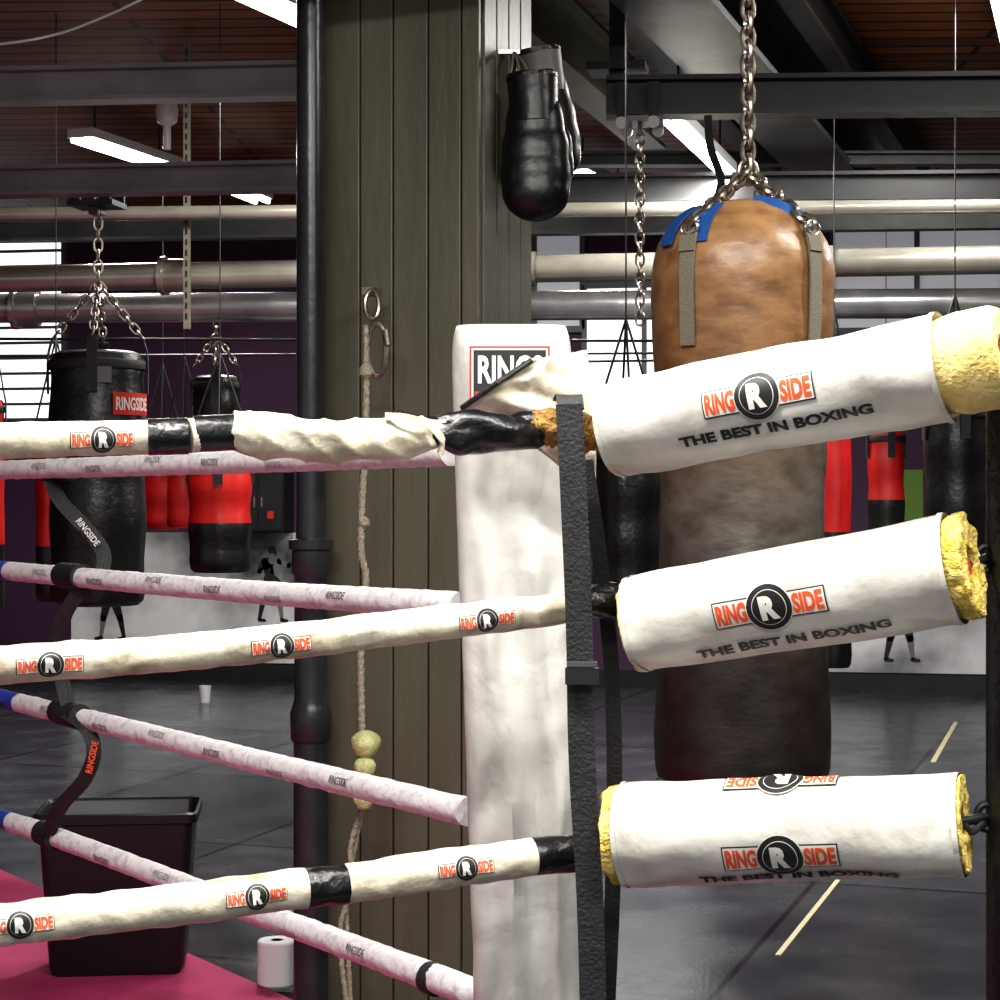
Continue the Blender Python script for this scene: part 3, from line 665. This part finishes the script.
# far-side ropes
bsl = mat('blue_sleeve', (.03, .06, .32), .5)
def back(pts, rr, name='ring_rope', bl=False):
    g = group(name, S(200, pts[1][1], 4)); m = M('rope_sleeve')
    ctr = [(S(a, b, dd), rr) for a, b, dd in pts]
    tb = m.tube(ctr, [bsl]+[sleeve_b]*(len(pts)-2) if bl else sleeve_b, 20, .012, wr(.002, 30, 2, pts[0][1]))
    C = tb['C']
    for q in range(9):
        t = .18+q*.085; m.wrap(tb, text2d('RINGSIDE', .07, .014, .0), C[int(len(C)*t)][0], .5-.9*((q*7) % 5)/4, muralg if q % 2 else ink, .0015)
    return m, g, ctr
m, g, _ = back([(-150, 472, 5.6), (0, 470, 4.75), (240, 462, 3.85), (452, 452, 3.12)], .0235)
m.tube([(S(44, 471, 4.6), .028), (S(56, 470, 4.55), .028)], blk, 16, .02); m.tube([(S(62, 469, 4.52), .028), (S(72, 469, 4.48), .028)], blk, 16, .02); m.obj(g)
m, g, _ = back([(-150, 553, 5.6), (10, 571, 4.7), (240, 591, 3.85), (462, 606, 3.12)], .0235, bl=True)
m.tube([(S(62, 575, 4.48), .030), (S(82, 577, 4.4), .030)], blk, 16, .02); m.obj(g)
m, g, _ = back([(-150, 662, 5.6), (20, 703, 4.7), (240, 757, 3.85), (468, 812, 3.10)], .0235, bl=True)
m.tube([(S(58, 711, 4.5), .030), (S(80, 717, 4.42), .030)], blk, 16, .02); m.obj(g)
m, g, _ = back([(-150, 775, 5.6), (12, 822, 4.7), (240, 906, 3.85), (440, 980, 3.15), (480, 996, 3.08)], .0235, bl=True)
m.tube([(S(42, 832, 4.55), .030), (S(56, 838, 4.5), .030)], blk, 16, .02); m.tube([(S(428, 977, 3.18), .027), (S(438, 981, 3.16), .027)], blk, 16, .02); m.obj(g)
# rope spacer straps
m = M('rope_spacer_strap')
m.ribbon([S(48, 471, 4.56), S(60, 500, 4.5), (S(92, 535, 4.46)), S(104, 556, 4.44), S(98, 580, 4.42), S(75, 598, 4.42), S(62, 622, 4.44), S(56, 645, 4.46), S(62, 680, 4.46), S(70, 712, 4.44)], RT, .034, .003, blk, .012)
m.ribbon([S(66, 714, 4.42), S(86, 728, 4.38), S(94, 752, 4.36), S(84, 780, 4.38), S(62, 805, 4.42), S(48, 834, 4.47)], RT, .034, .003, blk, .012)
for a, b, dd, an in ((88, 532, 4.44, -52), (92, 757, 4.355, 78)):
    vf = text2d('RINGSIDE', .075, .016, .02); ca, sa = math.cos(math.radians(an)), math.sin(math.radians(an))
    m.add([S(a, b, dd-.012)+RT*(x*ca-y*sa)+UP*(x*sa+y*ca) for x, y in vf[0]], vf[1], inkw if an < 0 else inkr)
m.obj()

# corner pad (white vinyl cover)
g = group('ring_corner_pad', S(515, 700, 3.0))
m = M('pad_cover')
n = 150; sg = 80; o = len(m.v); kk = m.mi(padc)
topp = S(511, 327, 3.0); botp = S(531, 1130, 3.0)
def padpt(t, th):
    c = topp.lerp(botp, t); hw = .0955-.010*min(1, t*1.3); hd = .055
    ex = .55
    x = math.copysign(abs(math.cos(th))**ex, math.cos(th)); y = math.copysign(abs(math.sin(th))**ex, math.sin(th))
    sag = 1-math.exp(-t*60)*.10
    A_ = min(1, max(0, t-.14)*6)
    w_ = x+.30*math.sin(t*7)+.25*noise.noise(V((t*5, 0, 0)))
    ridge = math.exp(-((w_+.45)/.16)**2)+.8*math.exp(-((w_-.35)/.13)**2)-.9*math.exp(-((w_+.05)/.15)**2)
    br_ = .6+.8*noise.noise(V((w_*.6, 2, t*5)))
    fold = .012*noise.noise(V((x*2.2+1.5*t, y, t*5)))*min(1, t*6)+.026*ridge*A_*br_+.007*noise.noise(V((x*1.5+t*14, 5, t*12)))*A_
    return c+RT*(x*(hw*sag)+.2*fold)+FW*(y*(hd*sag)+(-fold if y < 0 else 0))
for i in range(n+1):
    for j in range(sg): m.v.append(padpt(i/n, 2*math.pi*j/sg))
for i in range(n):
    for j in range(sg):
        j2 = (j+1) % sg; m.f.append((o+i*sg+j, o+(i+1)*sg+j, o+(i+1)*sg+j2, o+i*sg+j2)); m.m.append(kk)
m.f.append(tuple(o+j for j in range(sg))); m.m.append(kk); m.f.append(tuple(o+n*sg+j for j in reversed(range(sg)))); m.m.append(kk)
m.obj(g, ang=80)
m = M('pad_label'); q = S(511, 376, 2.932)
def flat(m, vf, q, mt, e): m.add([q+RT*x+UP*y-FW*e for x, y in vf[0]], vf[1], mt)
flat(m, rect2(-.064, -.046, .060, .046), q, redm, 0); flat(m, rect2(-.061, -.043, .057, .043), q, inkw, .0006); flat(m, rect2(-.058, -.040, .054, .040), q, ink, .0012)
flat(m, shift(text2d('RINGS', .100, .044, .03), -.001, .010), q, inkw, .0022)
flat(m, rect2(-.056, -.038, .052, -.024), q, redm, .0024); m.obj(g)
# folded flap over the label
m = M('pad_flap'); G = 28; kk = m.mi(sleeve)
c00 = S(462, 408, 2.86); c10 = S(596, 500, 2.90); c01 = S(532, 360, 2.84); c11 = S(588, 350, 2.92)
def flp(u, v):
    p = c00.lerp(c10, u).lerp(c01.lerp(c11, u), v)
    return p-FW*(.034*math.sin(math.pi*v)*(.4+u)+.007*math.sin(u*11+v*5)+.014*noise.noise(V((u*5, v*5, 1))))+UP*(.016*math.sin(math.pi*u)*(1-v))
for i in range(G+1):
    for j in range(G+1): m.v.append(flp(i/G, j/G))
for i in range(G):
    for j in range(G): a = i*(G+1)+j; m.f.append((a, a+G+1, a+G+2, a+1)); m.m.append(kk)
fo = m.obj(g, ang=80); so = fo.modifiers.new('s', 'SOLIDIFY'); so.thickness = .004
m = M('flap_trim'); m.tube([(flp(0, t/8)-FW*.002, .0045) for t in range(9)], blk, 8, .01); m.obj(g)
m = M('inner_post'); m.bar(V((botp.x, botp.y, .0)), V((botp.x, botp.y, botp.z-.002)), .08, .08, dark); m.obj(g)

# black straps at the corner
m = M('corner_strap')
m.ribbon([S(569, 404, 2.555), S(573, 480, 2.555), S(579, 620, 2.56), S(582, 760, 2.56), S(590, 900, 2.56), S(594, 1040, 2.56)], RT, .036, .004, blk)
m.ribbon([S(585, 460, 2.68), S(600, 560, 2.68), S(612, 680, 2.68), S(614, 840, 2.68), S(606, 1040, 2.68)], RT, .022, .004, blk)
m.box(S(582, 676, 2.545), (.045, .012, .022), dark, rz(10)); m.box(S(582, 664, 2.543), (.04, .010, .006), steel, rz(10))
m.ribbon([S(566, 400, 2.60), S(569, 396, 2.57), S(571, 410, 2.555)], RT, .036, .004, blk)
m.obj()

# turnbuckle pads
def tpad(p0, p1, r0, r1, fL, fR, seed, logos, texts, lump=.004):
    """fL,fR: length of exposed foam at each end"""
    g = group('turnbuckle_pad', (p0+p1)/2); T = (p1-p0).normalized(); m = M('pad_cover')
    def dp(s_, t):
        ed = math.exp(-s_/.05)+math.exp(-abs(s_-.40)/.06)
        ct, st = math.cos(t), math.sin(t)
        return .005*noise.noise(V((s_*6, ct*1.5+seed, st*1.5)))+(.0012+.0022*ed)*math.sin(s_*45+2.5*math.sin(t+seed)+2*ct)*noise.noise(V((s_*7, ct*1.8, seed+st)))*2
    a = p0+T*fL; b = p1-T*fR
    tb = m.tube([(a, r0), (a.lerp(b, .33), r0*.67+r1*.33), (a.lerp(b, .66), r0*.34+r1*.66), (b, r1)], padw, 112, .004, dp, caps=False)
    for f, th, fl in logos: m.logo(tb, a.lerp(b, f), th, 1.0, fl, .0006)
    for f, th in texts: m.wrap(tb, text2d('THE BEST IN BOXING', .262, .0155, .045), a.lerp(b, f), th, ink, .0022)
    for q in (a, b):
        sgn = 1 if q is a else -1
        rr = r0 if q is a else r1
        m.tube([(q, rr+.0012), (q+T*sgn*.007, rr+.0016)], padw, 112, .004, (lambda s_, t, q=q: dp(s_ if q is a else (b-a).length, t)), caps=False)
    m.obj(g, ang=80)
    m = M('pad_foam')
    rin = .022
    def endring(c, n_, r, ln):
        bb = (UP-n_*UP.dot(n_)).normalized(); aa = n_.cross(bb); o = len(m.v); sg = 64
        prof = [(r-.010, -.03), (r-.008, -.004), (r-.003, ln*.3), (r-.003, ln*.85), (r-.007, ln), (r-.03, ln-.001), (rin+.006, ln-.002), (rin, ln-.02), (rin, -.03)]
        pr = []
        for i in range(len(prof)-1):
            for k in range(4): t = k/4; pr.append((prof[i][0]*(1-t)+prof[i+1][0]*t, prof[i][1]*(1-t)+prof[i+1][1]*t))
        pr.append(prof[-1]); kk = m.mi(foam if ln > .03 else foamd)
        for ri, z in pr:
            for j in range(sg):
                th = 2*math.pi*j/sg; dn = lump*noise.noise(V((z*30, math.cos(th)*4*ri*15, math.sin(th)*4*ri*15+seed)))
                m.v.append(c+n_*(z+(dn if ri < r-.003 and z > 0 else 0))+(aa*math.cos(th)+bb*math.sin(th))*(ri+(min(dn, .002)*.8 if z > 0 else 0)))
        for i in range(len(pr)-1):
            for j in range(sg):
                j2 = (j+1) % sg; m.f.append((o+i*sg+j, o+i*sg+j2, o+(i+1)*sg+j2, o+(i+1)*sg+j)); m.m.append(kk)
    endring(a, -T, r0, max(fL, .004)); endring(b, T, r1, max(fR, .004))
    m.obj(g, ang=80)
    return g
ta0, ta1 = S(613, 430, 2.60), S(1006, 355, 2.36)
gp = tpad(ta0, ta1, .0665, .0680, .002, .075, 1, [(.50, .02, False)], [(.53, -.62)], .0025)
tb0, tb1 = S(636, 625, 2.60), S(974, 565, 2.41)
gp2 = tpad(tb0, tb1, .0665, .0715, .002, .024, 2, [(.48, -.12, False)], [(.51, -.84)], .006)
tc0, tc1 = S(612, 834, 2.60), S(965, 824, 2.44)
gp3 = tpad(tc0, tc1, .0700, .0660, .018, .003, 3, [(.50, -.40, False), (.50, 1.28, True)], [(.53, -.93)], .005)
# ring post and turnbuckles
pp = S(1030, 500, 2.48); pp.z = 0
g = group('ring_post', pp)
m = M('post'); zt = S(1028, 402, 2.40).z
m.lathe(pp, [(.056, 0.024), (.056, zt-.01), (.050, zt)], blkt, 32); m.lathe(pp, [(.12, .024), (.12, .036), (.062, .038), (.058, .12)], dark, 32); m.obj(g)
m = M('turnbuckles')
for i, (a, b) in enumerate(((ta0, ta1), (tb0, tb1), (tc0, tc1))):
    T = (b-a).normalized(); tgt = V((pp.x, pp.y, b.z+T.z*.03))-RT*.058
    m.tube([(a-T*.01, .007), (a.lerp(b, .5), .007), (b-T*.10, .008)], chrome, 10, .1)
    m.tube([(b-T*.12, .012), (b-T*.006, .012)], redm, 12, .05)
    if i: m.tube([(b-T*.02, .006), (tgt, .007)], dark, 12, .02); loop(m, tgt, RT, UP, .012, .016, .005, dark)
m.tube([(b+RT*.0, .004), (b+RT*.008-UP*.012, .004), (tgt-UP*.004, .004)], blk, 8, .01)
m.obj(g)

# ---------------------------------------------------------------- background odds and ends
m = M('wall_cabinet'); q = WP(270, 502); 
m.box((q.x, WALLY-.16, q.z), (.40, .28, .46), dark)
for sx in (-.1, .1): m.box((q.x+sx, WALLY-.306, q.z), (.185, .014, .43), dark); m.box((q.x+sx*.3, WALLY-.318, q.z), (.012, .012, .08), chrome)
m.box((q.x-.1, WALLY-.315, q.z+.12), (.06, .004, .05), redm); m.box((q.x+.1, WALLY-.315, q.z-.1), (.05, .004, .06), redm)
m.obj()
m = M('wall_notice_board'); q = WP(912, 495); m.box((q.x, WALLY-.02, q.z), (.16, .03, .38), green); m.obj()
m = M('drinking_cup'); m.lathe(FLR(205, 13.6), [(.035, 0), (.045, .12), (.04, .12), (.032, .01)], whitep, 20); m.obj()

# ---------------------------------------------------------------- world, camera
w = bpy.data.worlds.new('world'); scene.world = w; w.use_nodes = True
w.node_tree.nodes['Background'].inputs[0].default_value = (.95, .97, 1, 1); w.node_tree.nodes['Background'].inputs[1].default_value = .5
cam = bpy.data.cameras.new('camera'); cam.sensor_width = 36; cam.lens = 36*FL/1000; co = bpy.data.objects.new('camera', cam); scene.collection.objects.link(co)
co.location = CAM; co.rotation_euler = (math.radians(90), 0, YAW); scene.camera = co
